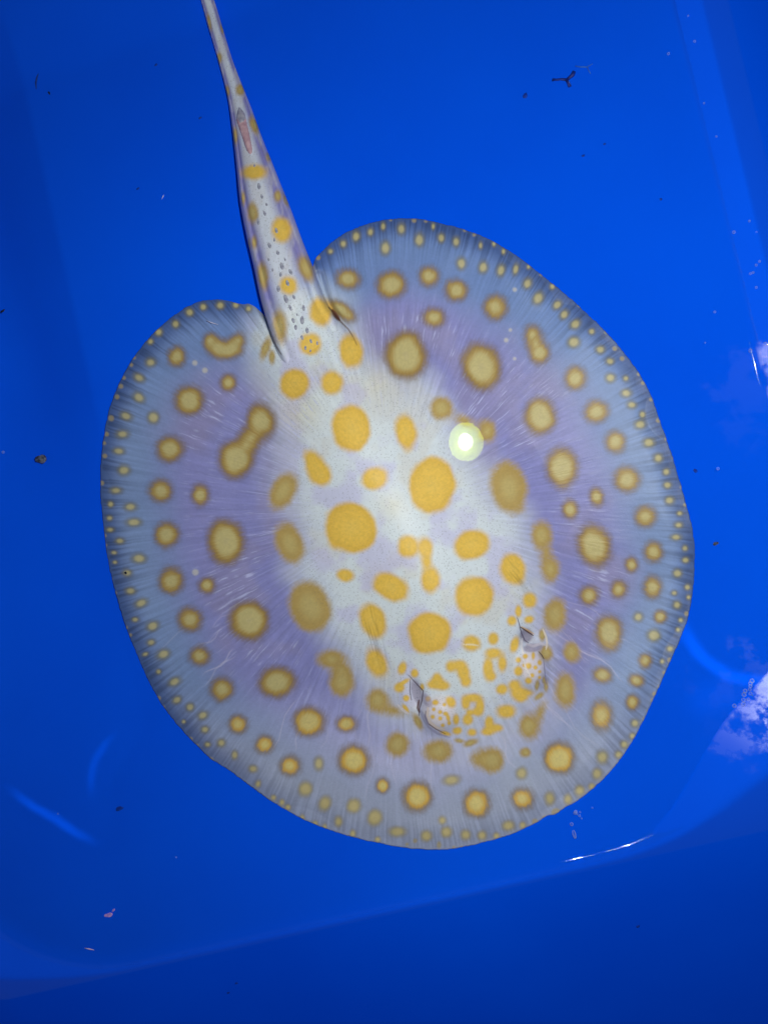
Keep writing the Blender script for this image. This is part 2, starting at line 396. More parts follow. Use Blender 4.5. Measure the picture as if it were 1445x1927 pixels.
S('Y',(661,660,22,31,-8),(555,722,27,28),(624,720,21,22),(584,648,20,21),(661,806,38,45,-5),(764,813,19,34,-8),(705,900,26,21,-18),
  (812,914,44,53),(660,993,51,48,35),(650,1083,16,12,10),(735,1105,35,25,25),(887,1025,33,28,-18),(965,1071,24,31,-15),(892,1122,37,37),
  (701,1167,24,34,-20),(709,1247,18,29,-25),(807,1191,40,40),(996,1130,13,14),(975,1150,6,11),(963,1168,9,9),(995,1166,9,7,-15))
S('Y',(586,864,12,17,-30),(594,878,17,20,-30),(604,894,20,21,-30),g='pear')
S('Y',(768,1029,20,21),(800,1031,14,19),(803,1058,9,18),(809,1090,18,25),g='blob')
# small spots on the head
S('Y',(757,1257,8,12,15),(780,1267,7,8),(751,1294,10,9),(760,1284,12,4,-30),(794,1293,4,6),(764,1314,6,6),(763,1333,4,9,-35),(887,1210,17,15),
  (928,1202,10,12),(848,1321,9,11,-30),(836,1326,3.5),(819,1322,6,5),(816,1335,3.5),(828,1340,4),(838,1343,4.5,4),(843,1351,3.5,8,-15),(814,1349,4),
  (828,1352,4),(845,1361,3.5),(833,1365,3.5),(858,1354,6,10),(860,1375,9,7,-15),(838,1380,10,4,15),(888,1378,9,7),(944,1297,11,10),(952,1339,19,13),
  (968,1213,8,15,15),(975,1242,5),(988,1235,4.5),(1003,1234,3,7),(994,1253,6),(986,1252,3.5),(1007,1256,4),(1015,1247,4,5),(975,1263,8,9),(1001,1271,4),
  (994,1281,6.5,6),(1015,1264,3),(1015,1275,3),(805,1315,5))
S('O',(786,1358,7,16,-30),(885,1398,13,6,-20),(864,1394,9,4,10),(1010,1290,4,10,10),(1027,1291,4,10),(1014,1310,10,5,-35),(1023,1280,3,6),
  (1027,1229,12,14,-15),(1020,1195,6,11))
S('Y',(822,1275,8,9),(815,1288,12,8),(835,1291,11,8),(824,1285,12,10),g='tri')
S('Y',(848,1254,9,10),(864,1252,13,10),(872,1266,12,14,-10),(877,1282,10,11),g='crook')
S('Y',(918,1258,10,21),(925,1273,8,8),(929,1229,15,10),(945,1248,8,16),g='swirl')
S('Y',(876,1324,8,12),(890,1313,15,8),(903,1329,8,14),(896,1340,9,6),g='loop')
S('Y',(880,1354,10,11),(884,1341,7,5))
S('Y',(920,1360,8,12),(917,1377,12,7),(934,1370,12,7),g='heart')
S('Y',(968,1289,12,10),(976,1304,16,12),(994,1304,9,5),(980,1313,10,8),g='patch')
# spots on the tail
S('O',(394,41,3,14,-12),(419,55,3,9,-15),(413,109,5,10),(452,169,8,10),(427,172,5,10),(479,235,8,17,-20),(441,257,6,16),(506,295,5,9),
  (476,400,10,20,-4),(523,369,7,11),(538,377,4,12,-20),(479,456,5,12),(469,463,3,12),(458,373,4,12),(495,520,10,25,-5),(576,505,13,25,-20),
  (527,614,13,31,-5))
S('Y',(478,324,24,15),(530,433,18,23,-10),(543,537,17,17),(604,587,21,27,-18))
# margin dots
S('M',(284,682,10,9),(262,711,11,8,25),(262,748,12,9,30),(299,625,8),(331,610,8),(357,588,8),(383,578,7),(415,575,8),(444,574,7),(468,581,6),(284,643,6),
  (725,467,10,13),(755,431,8,11),(789,451,9,13),(670,445,8,11),(697,437,6,8),(721,426,5,8),(646,459,7,8),(622,473,6),(830,448,7,9),(858,455,7,10),
  (815,426,4,7),(868,496,9,12),(909,503,9,12,10),(942,509,8,12,12),(970,507,6,11,12),(992,534,9,11,20),(1012,561,10,13,30),(1048,574,8,10,35),
  (1061,592,8,10,35),(1082,610,11,9,-40),(1079,644,12,11),(1113,624,6),(1129,658,9,8),(1147,680,8,7),(1148,711,10,9),(1178,740,10,8),(1177,712,6),
  (904,462,4,7),(929,459,4,6),(947,473,4,6),(994,502,4,5),(1039,539,5,6),(1188,762,9,7),(1208,780,6,7),(1204,799,11,9),(1220,833,11,9),
  (1238,862,9,9),(1253,888,7),(1255,913,8,7),(1259,942,9,8),(1278,966,6,5),(1276,988,8,6),(1271,1011,10,6),(1288,1032,6),(1289,1054,7,6),
  (1274,1079,9,8),(1293,1105,6),(1268,1116,6,5),(1295,1124,5),(1273,1138,8),(1200,1161,9),(1230,1196,13,12),(1260,1221,7,6),(1245,1245,5),
  (1275,1185,5),(1280,1167,5),(1194,1361,8),(1189,1385,6),(1174,1401,8),(1163,1420,7),(1133,1425,11,13),(1123,1456,9,10),(1113,1480,6),
  (1090,1488,9,10),(1068,1504,7,9),(1034,1503,9,12),(956,1554,11,9),(983,1553,6),(832,1544,7),(840,1566,10),(802,1573,10),(876,1571,9),(907,1572,8),
  (934,1573,6),(849,1468,15,9,-8),(981,1455,10,11),(600,1437,9,13),(575,1485,12,14,20),(611,1512,11,14,20),(666,1517,13,14),(705,1539,13,15,15),
  (637,1546,7,9),(748,1565,15,9),(477,1447,8,7),(486,1475,5,7,20),(515,1501,5),(531,1510,5,6),(542,1519,5),(569,1539,4,6),(593,1550,5),(611,1557,4,6),
  (664,1569,5,7),(711,1580,5),(289,786,11,12),(238,783,12,8,20),(231,817,12,8),(224,849,11,7,5),(234,885,12,10),(219,923,11,7),(246,954,12,8),
  (252,983,14,8),(209,949,6),(207,975,6,5),(208,997,8,5),(226,1018,9,6),(215,1040,6,4),(217,1058,5,4),(262,1051,13,9),(240,1078,9,7),(246,1112,10,7),
  (266,1135,12,8,-20),(288,1178,12,9,-20),(255,1166,7,5),(285,1209,8,6,-15),(274,1231,6,4,-20),(308,1231,13,9,-25),(299,1264,5),(329,1283,12,8,-25),
  (333,1317,9,7,-25),(358,1331,8),(382,1346,10,8,-25),(386,1373,8,7),(417,1398,8),(391,1401,6,5),(442,1421,6,8),(346,1358,4))
S('D',(253,673,3),(248,687,3),(234,711,3),(228,727,4),(221,747,4),(599,485,4),(735,413,3),(779,415,4),(801,416,3),(1018,516,3),(874,433,3),(892,442,3),
  (1076,561,3),(1090,574,4),(1140,625,3),(1156,656,4),(1170,675,4),(210,787,5),(201,817,4),(198,858,4),(197,834,3),(192,909,4),(198,1008,3),(199,1026,3),
  (209,1090,3),(216,1116,4),(1201,704,3),(1209,721,3),(1224,752,3),(1238,791,4),(1253,826,3),(1267,862,3),(1282,917,3),(1288,950,3),(238,1181,3),
  (246,1195,3),(299,1314,4),(307,1331,4),(360,1390,3),(371,1403,3),(398,1429,4),(457,1477,3),(435,1463,3),(547,1537,3),(632,1569,3),(766,1589,3),
  (781,1582,4),(826,1590,4,6),(854,1595,3),(868,1595,3),(1006,1546,5),(1024,1539,4),(1045,1529,8),(1231,1306,4),(1227,1318,3),(1219,1338,3),
  (1212,1354,4),(1259,1242,4),(1249,1266,3),(1240,1292,3),(1161,1443,3),(1291,1155,4))
S('P',(367,683,5),(386,697,5),(968,545,4),(952,640,4),(960,621,3),(968,675,3),(368,1077,6))

# thin strokes: lid folds, creases, shade painted into the gaps beside the tail (points, width, colour, strength)
STROKES = [
 ([(768,1270),(782,1285),(796,1300),(794,1318),(789,1335),(788,1347)], 1.3, (80,64,80), .85),
 ([(772,1278),(771,1300),(774,1318)], 1.0, (70,58,76), .8),
 ([(788,1318),(786,1332),(789,1340)], 3.0, (80,42,38), .8),
 ([(805,1332),(804,1348),(810,1360),(822,1369),(836,1373)], 3.0, (222,205,195), .9),
 ([(801,1338),(800,1349),(806,1362),(820,1372),(838,1381)], 1.3, (120,84,66), .8),
 ([(800,1345),(806,1368),(822,1380),(846,1388)], 2.6, (146,142,176), .6),
 ([(749,1326),(758,1336),(768,1343)], 3.0, (214,206,214), .8),
 ([(973,1162),(977,1176),(981,1192),(987,1205),(994,1210)], 1.3, (88,78,104), .85),
 ([(979,1180),(991,1188),(1003,1196)], 1.6, (84,54,40), .95),
 ([(981,1179),(993,1186),(1004,1193)], 1.5, (214,170,96), .7),
 ([(1021,1184),(1027,1198),(1029,1210),(1027,1222)], 2.4, (226,214,200), .8),
 ([(990,1212),(1003,1216),(1018,1211),(1027,1214)], 3.0, (205,196,208), .6),
 ([(1013,1226),(1019,1233),(1023,1240)], 1.3, (72,54,60), .8),
 ([(1022,1240),(1024,1256),(1025,1270),(1029,1290)], 1.2, (132,130,168), .7),
 ([(982,1202),(981,1218),(984,1229)], 2.5, (228,222,222), .6),
 ([(984,1240),(989,1258),(998,1273)], 2.0, (235,228,228), .7),
 ([(872,1213),(888,1213),(900,1215)], 1.6, (235,235,225), .6),
 ([(490,560),(505,612),(520,652),(530,668)], 1.6, (70,52,62), .7),  # dark gap left of the tail root, its shade painted on
 ([(618,578),(627,588),(640,604),(655,619),(664,633)], 1.6, (92,60,48), .8),  # shade of the gap right of the tail, painted as two strokes
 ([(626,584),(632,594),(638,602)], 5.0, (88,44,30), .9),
 ([(664,633),(672,650)], 1.5, (150,110,60), .6),
]
FILLS = [  # soft ellipses: grey skin in the breathing holes, shading painted beside the left eye
 (784,1303,9,24,-14,(144,138,162),.7), (797,1350,4,16,-24,(134,134,166),.6), (990,1196,12,13,-20,(124,116,140),.75), (1002,1219,18,8,-8,(150,142,168),.7),
 (803,1318,8,14,-30,(150,140,170),.5)]
WRINK = [([(688,1132),(694,1160),(706,1200),(716,1238),(728,1275)], 17), ([(940,1040),(962,1070),(985,1098),(1004,1135)], 12)]

def seg_dist(X, Y, pts):
    best = np.full(X.shape, 1e9); par = np.zeros(X.shape); side = np.zeros(X.shape)
    n = len(pts) - 1
    for i in range(n):
        ax, ay = pts[i]; bx, by = pts[i + 1]; vx, vy = bx - ax, by - ay; L2 = vx * vx + vy * vy
        t = np.clip(((X - ax) * vx + (Y - ay) * vy) / L2, 0, 1)
        d = np.hypot(X - ax - t * vx, Y - ay - t * vy)
        m = d < best
        best = np.where(m, d, best); par = np.where(m, (i + t) / n, par)
        side = np.where(m, np.sign((X - ax) * vy - (Y - ay) * vx), side)
    return best, par, side

random.seed(11)
PALE_LINES = []
for k in range(30):     # pale wavy lines fanning out through the front of the disc
    t = math.radians(random.uniform(25, 150)); r0 = random.uniform(0.55, 0.72); r1 = r0 + random.uniform(0.12, 0.26)
    R = float(np.interp(t, GT, GR, period=2 * np.pi)); pts = []
    ph = random.uniform(0, 6)
    for q in range(7):
        rr = (r0 + (r1 - r0) * q / 6) * R; tt = t + 0.012 * math.sin(ph + q * 1.3)
        pts.append((OC[0] + rr * math.cos(tt), OC[1] + rr * math.sin(tt)))
    PALE_LINES.append((pts, random.uniform(1.6, 2.6), random.uniform(0.12, 0.34)))

AXU = np.array([0.437, 0.899]); AXC = np.array([775.0, 1040.0])
def body_rho(X, Y, hl, hw):
    u = (X - AXC[0]) * AXU[0] + (Y - AXC[1]) * AXU[1]; v = -(X - AXC[0]) * AXU[1] + (Y - AXC[1]) * AXU[0]
    return np.sqrt((u / hl) ** 2 + (v / hw) ** 2), u, v

def mixc(c, col, a):
    return c + (lin(col) - c) * a[:, None]

def paint(X, Y, tail=None):
    """pigment of the skin (linear rgb) and pore density at points given in photo pixels; tail = (across -1..1) on the tail"""
    th, s, d = polar(X, Y)
    N = len(X)
    nA = fbm(X / 90, Y / 90, 1); nB = fbm(X / 28, Y / 28, 7); nC = noise(X / 3.2, Y / 3.2, 15); nD = noise(X / 1.7, Y / 1.7, 19)
    lav = np.tile(lin((138, 139, 197)), (N, 1))
    lav = mixc(lav, (150, 142, 178), sst(0.45, 0.7, nA) * 0.5)
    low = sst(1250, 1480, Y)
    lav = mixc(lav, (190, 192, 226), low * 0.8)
    if tail is None:
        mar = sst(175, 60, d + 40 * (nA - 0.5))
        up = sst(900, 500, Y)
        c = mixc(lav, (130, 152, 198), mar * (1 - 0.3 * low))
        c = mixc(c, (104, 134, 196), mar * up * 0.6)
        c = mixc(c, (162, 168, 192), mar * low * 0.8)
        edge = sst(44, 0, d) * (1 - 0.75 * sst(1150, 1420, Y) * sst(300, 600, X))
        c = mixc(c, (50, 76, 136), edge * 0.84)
        rho, u, v = body_rho(X, Y, 445, 232)
        wb = sst(1.12, 0.60, rho + 0.25 * (nA - 0.5) + 0.08 * (nB - .5))
        cap, _, _ = seg_dist(X, Y, [(570, 640), (640, 800), (700, 920)])
        wb = np.maximum(wb, sst(150, 55, cap + 50 * (nA - .5)))
        c = mixc(c, (216, 225, 231), wb * 0.92)
        c = mixc(c, (206, 204, 200), wb * sst(0.52, 0.72, fbm(X / 60, Y / 60, 33)) * 0.55)
        c = mixc(c, (190, 186, 226), wb * sst(0.5, 0.72, fbm(X / 55 + 9, Y / 55, 41)) * 0.6)
        for bx, by, br in ((715, 735, 48), (568, 775, 38), (735, 950, 26)):
            c = mixc(c, (214, 206, 180), np.exp(-(((X - bx) ** 2 + (Y - by) ** 2) / br ** 2)) * 0.5 * (0.4 + nB))
        pores = sst(0.35, 0.8, wb)
        # fin rays: fine dark lines near the rim, pale fibres further in
        rim = sst(150, 20, d) * sst(0, 6, d)
        ln = noise(th * 190 + 1.5 * nB, s * 4, 51) * 0.8 + noise(th * 120, s * 3, 52) * 0.2
        c = c * (1 - (rim * (0.12 + 0.16 * sst(80, 20, d)) * sst(0.5, 0.8, ln) * (1 - 0.6 * low))[:, None])
        c = c * (1 + (rim * 0.13 * sst(0.5, 0.2, ln))[:, None])
        fan = sst(90, 190, d) * sst(0.55, 0.85, rho)
        fib = noise(th * 190 + 3 * (nB - .5), s * 24, 61)
        fib2 = noise(th * 90, s * 9, 63)
        c = mixc(c, (192, 196, 236), fan * sst(0.70, 0.95, fib) * (0.25 + 0.6 * sst(.4, .7, nA)) * 0.8)
        c = c * (1 + (0.20 * (fib2 - 0.5) * fan)[:, None])
        for pts, wd, st in PALE_LINES:
            x0, x1 = min(p[0] for p in pts) - 6, max(p[0] for p in pts) + 6; y0, y1 = min(p[1] for p in pts) - 6, max(p[1] for p in pts) + 6
            m = np.where((X > x0) & (X < x1) & (Y > y0) & (Y < y1))[0]
            if len(m):
                dd, pr, _ = seg_dist(X[m], Y[m], pts)
                c[m] = mixc(c[m], (222, 214, 236), st * sst(wd, 0, dd) * sst(0, .2, pr) * sst(1, .7, pr))
    else:
        a = np.abs(tail)
        c = mixc(lav, (208, 214, 230), sst(0.72, 0.2, a))
        c = mixc(c, (122, 118, 190), np.exp(-((a - 0.70) / 0.10) ** 2) * 0.55)
        c = mixc(c, (186, 186, 224), sst(0.80, 0.95, a) * 0.7)
        c = mixc(c, (198, 196, 204), sst(0.5, 0.7, fbm(X / 14, Y / 40, 71)) * 0.5)
        c = c * (1 + (0.10 * (noise(X / 3, Y / 24, 73) - .5))[:, None])
        pores = sst(0.8, 0.3, a) * 0.9
    if tail is None:
        for bx, by, rx, ry in ((828, 1340, 30, 30), (1000, 1252, 24, 32)):
            c = mixc(c, (226, 216, 224), 0.8 * sst(1.3, 0.6, np.hypot((X - bx) / rx, (Y - by) / ry)))
    # -------- spots
    groups = {}
    for i, sp in enumerate(SP):
        groups.setdefault((sp[0], sp[1] if sp[1] else i), []).append(sp)
    wob = (fbm(X / 13, Y / 13, 81, 3) - .5)
    wlo = noise(X / 24 + 5, Y / 24, 83) - .5
    frz = (noise(th * 260, s * 40, 85) - .5) * sst(.7, .9, rho) + 0.6 * (nC - .5) if tail is None else (nC - .5)
    for (kind, g), lst in groups.items():
        pad = 26
        x0 = min(q[2] - max(q[4], q[5]) for q in lst) - pad; x1 = max(q[2] + max(q[4], q[5]) for q in lst) + pad
        y0 = min(q[3] - max(q[4], q[5]) for q in lst) - pad; y1 = max(q[3] + max(q[4], q[5]) for q in lst) + pad
        m = np.where((X > x0) & (X < x1) & (Y > y0) & (Y < y1))[0]
        if not len(m): continue
        x = X[m]; y = Y[m]; de = None; rm = 0
        for q in lst:
            _, _, cx, cy, rx, ry, ro = q
            r_ = math.radians(ro); ux = (x - cx) * math.cos(r_) + (y - cy) * math.sin(r_); vy = -(x - cx) * math.sin(r_) + (y - cy) * math.cos(r_)
            rho = np.sqrt((ux / rx) ** 2 + (vy / ry) ** 2)
            dl = (rho - 1) * min(rx, ry) * (1 if rho.size == 0 else 1)
            rm = max(rm, min(rx, ry))
            if de is None: de = dl
            else:
                k = 15.0 if kind in 'RO' or g == 'pear' else 9.0; h = np.clip(0.5 + 0.5 * (dl - de) / k, 0, 1); de = dl * (1 - h) + de * h - k * h * (1 - h)
        amp = min(1.0, rm / 20)
        de = de + wob[m] * 4.0 * amp + wlo[m] * 0.13 * rm * amp + frz[m] * (3.2 if kind in 'RO' else 1.6) * amp
        inn = np.clip(-de / rm, 0, 1)
        cm = c[m]
        if kind in 'RM':
            cm = cm * (1 - (0.14 * sst(14 * max(amp, .4), 0, np.maximum(de, 0)))[:, None])
        if kind == 'Y':
            wd = min(6.5, 0.32 * rm + 1.1); a = sst(wd, -wd, de)
            col = np.tile(lin((228, 188, 84)), (len(m), 1)); col = mixc(col, (210, 168, 70), sst(0.45, 0.05, inn) * 0.5)
            col = mixc(col, (228, 196, 104), sst(0.5, 1, inn) * 0.35)
            col *= (0.97 + 0.06 * nC[m])[:, None]
            pores[m] = np.maximum(pores[m] * (1 - 0.6 * a), 0.3 * a)
        elif kind == 'O':
            wd = min(8.0, 0.38 * rm + 1.2); a = sst(wd, -wd, de) * 0.97
            col = np.tile(lin((180, 152, 84)), (len(m), 1)); col = mixc(col, (194, 176, 112), sst(0.25, 0.85, inn) * 0.75)
            col *= (0.97 + 0.06 * nC[m])[:, None]
        elif kind == 'R':
            wd = min(9.5, 0.42 * rm + 1.5); a = sst(wd, -wd, de)
            col = np.tile(lin((140, 114, 70)), (len(m), 1)); col = mixc(col, (168, 138, 74), sst(0.02, 0.36, inn))
            warm = sst(1280, 1420, y)
            col = mixc(col, (222, 172, 62), warm * sst(0.05, 0.35, inn) * 0.75)
            bg = float(sst(20, 34, np.float64(rm))); heart = sst(0.26 - 0.06 * bg, 0.78 - 0.22 * bg, inn)
            col = mixc(col, (196, 184, 130), heart * (0.88 - 0.35 * warm)); col = mixc(col, (222, 206, 132), heart * warm * 0.7)
            col = mixc(col, (190, 176, 130), sst(0.75, 1, inn) * sst(24, 34, np.float64(rm)) * 0.6)
            col *= (0.97 + 0.06 * nC[m])[:, None]
        elif kind == 'M':
            wd = min(6.0, 0.6 * rm + 1.0); a = sst(wd, -wd * 0.9, de) * 0.80
            col = np.tile(lin((138, 132, 96)), (len(m), 1)); col = mixc(col, (204, 190, 128), sst(0.05, 0.65, inn))
            col = mixc(col, (206, 180, 92), sst(1350, 1500, y) * 0.5)
        elif kind == 'D':
            a = sst(2.2, -1.5, de) * 0.75; col = np.tile(lin((168, 152, 108)), (len(m), 1))
        else:
            a = sst(2.5, -2.5, de) * 0.7; col = np.tile(lin((205, 200, 190)), (len(m), 1))
        if tail is None and kind in 'MD':
            a = a * sst(0, 5, d[m] + 2)
        c[m] = cm + (col - cm) * a[:, None]
    # -------- folds and strokes, painted shade by the eye and tail included
    for cx, cy, rx, ry, ro, col, st in FILLS:
        m = np.where((np.abs(X - cx) < 60) & (np.abs(Y - cy) < 60))[0]
        if not len(m) or tail is not None: continue
        r_ = math.radians(ro); ux = (X[m] - cx) * math.cos(r_) + (Y[m] - cy) * math.sin(r_); vy = -(X[m] - cx) * math.sin(r_) + (Y[m] - cy) * math.cos(r_)
        c[m] = mixc(c[m], col, st * sst(1.25, 0.75, np.sqrt((ux / rx) ** 2 + (vy / ry) ** 2)))
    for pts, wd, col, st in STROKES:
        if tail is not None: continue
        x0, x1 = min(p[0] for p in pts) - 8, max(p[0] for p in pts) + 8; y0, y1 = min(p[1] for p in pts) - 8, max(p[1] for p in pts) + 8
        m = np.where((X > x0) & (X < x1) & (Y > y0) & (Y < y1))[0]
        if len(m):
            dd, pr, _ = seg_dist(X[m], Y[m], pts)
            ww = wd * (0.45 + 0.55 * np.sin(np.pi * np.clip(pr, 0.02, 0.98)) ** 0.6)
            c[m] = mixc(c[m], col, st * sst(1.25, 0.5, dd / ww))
    if tail is None:
        for pts, wd in WRINK:
            dd, pr, sd = seg_dist(X, Y, pts)
            m = np.where(dd < wd * 1.5)[0]
            w_ = (noise(dd[m] * sd[m] / 2.7 + 40, pr[m] * 5, 95) - .45) * 2 * sst(wd * 1.3, wd * .4, dd[m]) * np.sin(np.pi * pr[m])
            c[m] = c[m] * (1 - 0.26 * np.clip(w_, 0, 1))[:, None]  # crease shading painted into the wrinkles
    c = c * (0.95 + 0.07 * nC + 0.03 * nD)[:, None]
    return np.clip(c, 0, 0.95), np.clip(pores, 0, 1)

EYES = [dict(c=(826, 1346), r=(33, 31), h=0.0085), dict(c=(1002, 1260), r=(26, 36), h=0.0085)]
PITS = [dict(c=(784, 1306), r=(13, 30), ro=-14), dict(c=(992, 1200), r=(15, 17), ro=-20)]

def body_height(X, Y):
    """height of the back above what the fish lies on, metres"""
    th, s, d = polar(X, Y)
    h = 0.0016 + 0.0085 * sst(0, 330, d) + 0.0030 * sst(0, 50, d)
    rho, u, v = body_rho(X, Y, 470, 300)
    h = h + 0.022 * np.clip(1 - rho ** 2, 0, 1) ** 1.5
    dd, pr, _ = seg_dist(X, Y, [(575, 655), (640, 790), (760, 1010), (900, 1270)])
    h = h + 0.0115 * np.exp(-(dd / 95) ** 2) * (1 - 0.4 * pr)
    h = h + 0.0012 * np.sin(th * 9 + 1.3) * sst(160, 20, d) + 0.0008 * np.sin(th * 23) * sst(90, 10, d)
    h = h + 0.0009 * (fbm(X / 60, Y / 60, 91, 3) - .5)
    h = h + 0.00018 * (noise(th * 190, s * 24, 61) - .5) * sst(60, 190, d) * sst(0.62, 0.85, rho)
    for e in EYES:
        q = ((X - e['c'][0]) / e['r'][0]) ** 2 + ((Y - e['c'][1]) / e['r'][1]) ** 2
        h = h + e['h'] * np.exp(-q ** 1.6 * 1.1)
    for p in PITS:
        r_ = math.radians(p['ro']); ux = (X - p['c'][0]) * math.cos(r_) + (Y - p['c'][1]) * math.sin(r_); vy = -(X - p['c'][0]) * math.sin(r_) + (Y - p['c'][1]) * math.cos(r_)
        q = (ux / p['r'][0]) ** 2 + (vy / p['r'][1]) ** 2
        h = h - 0.0036 * np.exp(-q ** 1.5)
    for pts, wd in WRINK:
        dd, pr, sd = seg_dist(X, Y, pts)
        h = h - 0.0007 * (noise(dd * sd / 2.7 + 40, pr * 5, 95) - .5) * sst(wd * 1.3, wd * .4, dd) * np.sin(np.pi * pr)
    # groove on both sides of the tail root
    for pts in ([(492, 575), (512, 625), (528, 668)], [(600, 520), (620, 575), (652, 615), (668, 640)]):
        dd, pr, _ = seg_dist(X, Y, pts)
        h = h - 0.007 * np.exp(-(dd / 7) ** 2) * (1 - pr ** 2)
    return np.maximum(h, 0.0012)

def place(X, Y, h):
    p = unproj(X, Y, 0.012)
    for _ in range(3):
        z = np.maximum(floor_z(p[..., 0], p[..., 1]), 0.0) + h
        p = unproj(X, Y, z)
    return p

def skin_mat(name, rough=0.42):
    m = new_mat(name, (0.6, 0.6, 0.7), rough, 0.22); nt = m.node_tree; b = nt.nodes['Principled BSDF']
    at = nt.nodes.new('ShaderNodeAttribute'); at.attribute_name = 'pigment'
    po = nt.nodes.new('ShaderNodeAttribute'); po.attribute_name = 'pores'
    tc = nt.nodes.new('ShaderNodeTexCoord')
    vo = nt.nodes.new('ShaderNodeTexVoronoi'); vo.inputs['Scale'].default_value = 520
    mr = nt.nodes.new('ShaderNodeMapRange'); mr.inputs[1].default_value = 0.16; mr.inputs[2].default_value = 0.30
    mr.inputs[3].default_value = 0.34; mr.inputs[4].default_value = 0.0
    mu = nt.nodes.new('ShaderNodeMath'); mu.operation = 'MULTIPLY'
    mx = nt.nodes.new('ShaderNodeMix'); mx.data_type = 'RGBA'; mx.inputs[7].default_value = (0.12, 0.12, 0.16, 1)
    gn = nt.nodes.new('ShaderNodeTexNoise'); gn.inputs['Scale'].default_value = 900; gn.inputs['Detail'].default_value = 3
    bp = nt.nodes.new('ShaderNodeBump'); bp.inputs['Strength'].default_value = 0.25; bp.inputs['Distance'].default_value = 0.0006
    L = nt.links.new
    L(tc.outputs['Object'], vo.inputs['Vector']); L(tc.outputs['Object'], gn.inputs['Vector'])
    L(vo.outputs['Distance'], mr.inputs[0]); L(mr.outputs[0], mu.inputs[0]); L(po.outputs['Fac'], mu.inputs[1])
    L(mu.outputs[0], mx.inputs[0]); L(at.outputs['Color'], mx.inputs[6]); L(mx.outputs[2], b.inputs['Base Color'])
    L(gn.outputs['Fac'], bp.inputs['Height']); L(bp.outputs[0], b.inputs['Normal'])
    return m

ray = bpy.data.objects.new('stingray', None); COL.objects.link(ray)
tag(ray, 'pale lavender stingray with golden yellow spots resting in blue tub', 'stingray')
SKIN = skin_mat('skin')

# disc: rings from the middle to the rim, then a thin underside
NT_, NS = 2400, 300
t = np.linspace(0, 2 * np.pi, NT_, endpoint=False); R = np.interp(t, GT, GR, period=2 * np.pi)
R = R + 1.2 * (noise(t * 60, t * 0, 5) - .5) + 0.8 * (noise(t * 170, t * 0, 6) - .5)
sv = np.linspace(0.004, 1, NS) ** 0.92; sv[-1] = 1
SS, TT = np.meshgrid(sv, t, indexing='ij')
X = (OC[0] + SS * R[None, :] * np.cos(TT)).ravel(); Y = (OC[1] + SS * R[None, :] * np.sin(TT)).ravel()
top = place(X, Y, body_height(X, Y))
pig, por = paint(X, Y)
rimv = top[-NT_:]
und = rimv.copy(); cen = np.array([top[:NT_, 0].mean(), top[:NT_, 1].mean(), 0])
rings = []
for k, (sh, dz) in enumerate(((0.9985, -0.0010), (0.97, -0.0010), (0.6, -0.0004))):
    u = und.copy(); u[:, :2] = cen[:2] + (und[:, :2] - cen[:2]) * sh
    u[:, 2] = np.maximum(floor_z(u[:, 0], u[:, 1]), 0) + 0.0005 if k else u[:, 2] + dz
    rings.append(u)
fl = grid_faces(NT_, NS + 3, True)
V = [top] + rings; C = [pig, np.tile(lin((90, 105, 140)), (3 * NT_, 1))]; P = [por, np.zeros(3 * NT_)]
nb = (NS + 3) * NT_
# middle cap of the disc is so small that it is closed with a fan of quads onto the first ring's centre
capv = place(np.array([OC[0]]), np.array([OC[1]]), body_height(np.array([OC[0]]), np.array([OC[1]])))
pc, pp = paint(np.array([OC[0]]), np.array([OC[1]]))
V.append(capv); C.append(pc); P.append(pp)
ki = np.arange(0, NT_, 2)
capf = np.stack([np.full(len(ki), nb), (ki + 2) % NT_, (ki + 1) % NT_, ki], -1)

# tail: a flattened tube that grows out of the back
TLn = np.array([(236,-420),(290,-220),(346,-80),(362,-40),(378,0),(392,50),(410,110),(428,180),(437,240),(445,310),(452,380),(463,440),(477,500),(490,560),(505,612),(519,655),(536,700),(566,760)], float)
TRn = np.array([(242,-420),(301,-220),(362,-80),(383,-40),(403,0),(420,55),(437,110),(456,160),(474,205),(490,250),(510,300),(530,350),(550,400),(570,455),(592,510),(611,562),(640,610),(672,690)], float)
NLn, NAr = 600, 140
tp = np.linspace(0, 1, NLn); kp = np.linspace(0, 1, len(TLn))
def cr(P_, tt):
    n = len(P_); x = tt * (n - 1); i = np.clip(x.astype(int), 0, n - 2); f = (x - i)[:, None]
    p0 = P_[np.clip(i - 1, 0, n - 1)]; p1 = P_[i]; p2 = P_[i + 1]; p3 = P_[np.clip(i + 2, 0, n - 1)]
    return 0.5 * (2 * p1 + (p2 - p0) * f + (2 * p0 - 5 * p1 + 4 * p2 - p3) * f ** 2 + (3 * p1 - p0 - 3 * p2 + p3) * f ** 3)
Lp, Rp = cr(TLn, tp), cr(TRn, tp)
hw = np.hypot(*(Rp - Lp).T) / 2
ang = np.linspace(0, 2 * np.pi, NAr, endpoint=False)
across = -np.cos(ang)[None, :] * np.ones((NLn, 1)); upn = np.sin(ang)[None, :]
Xt = (Lp[:, None, 0] + Rp[:, None, 0]) / 2 + across * (Rp - Lp)[:, None, 0] / 2
Yt = (Lp[:, None, 1] + Rp[:, None, 1]) / 2 + across * (Rp - Lp)[:, None, 1] / 2
hh = hw * 0.00042 * 0.52
sink = sst(0.8235, 1.0, tp) * 0.022
zc = hh * 0.98 + 0.0015 + 0.006 * sst(0.2, 0.56, tp) - sink
prof = np.sign(upn) * np.abs(upn) ** 0.85
keel = 0.0016 * np.exp(-((np.abs(across) - 0.86) / 0.10) ** 2) * (upn > 0)      # raised skin fold along both sides
groove = -0.0010 * np.exp(-((np.abs(across) - 0.70) / 0.08) ** 2) * (upn > 0)
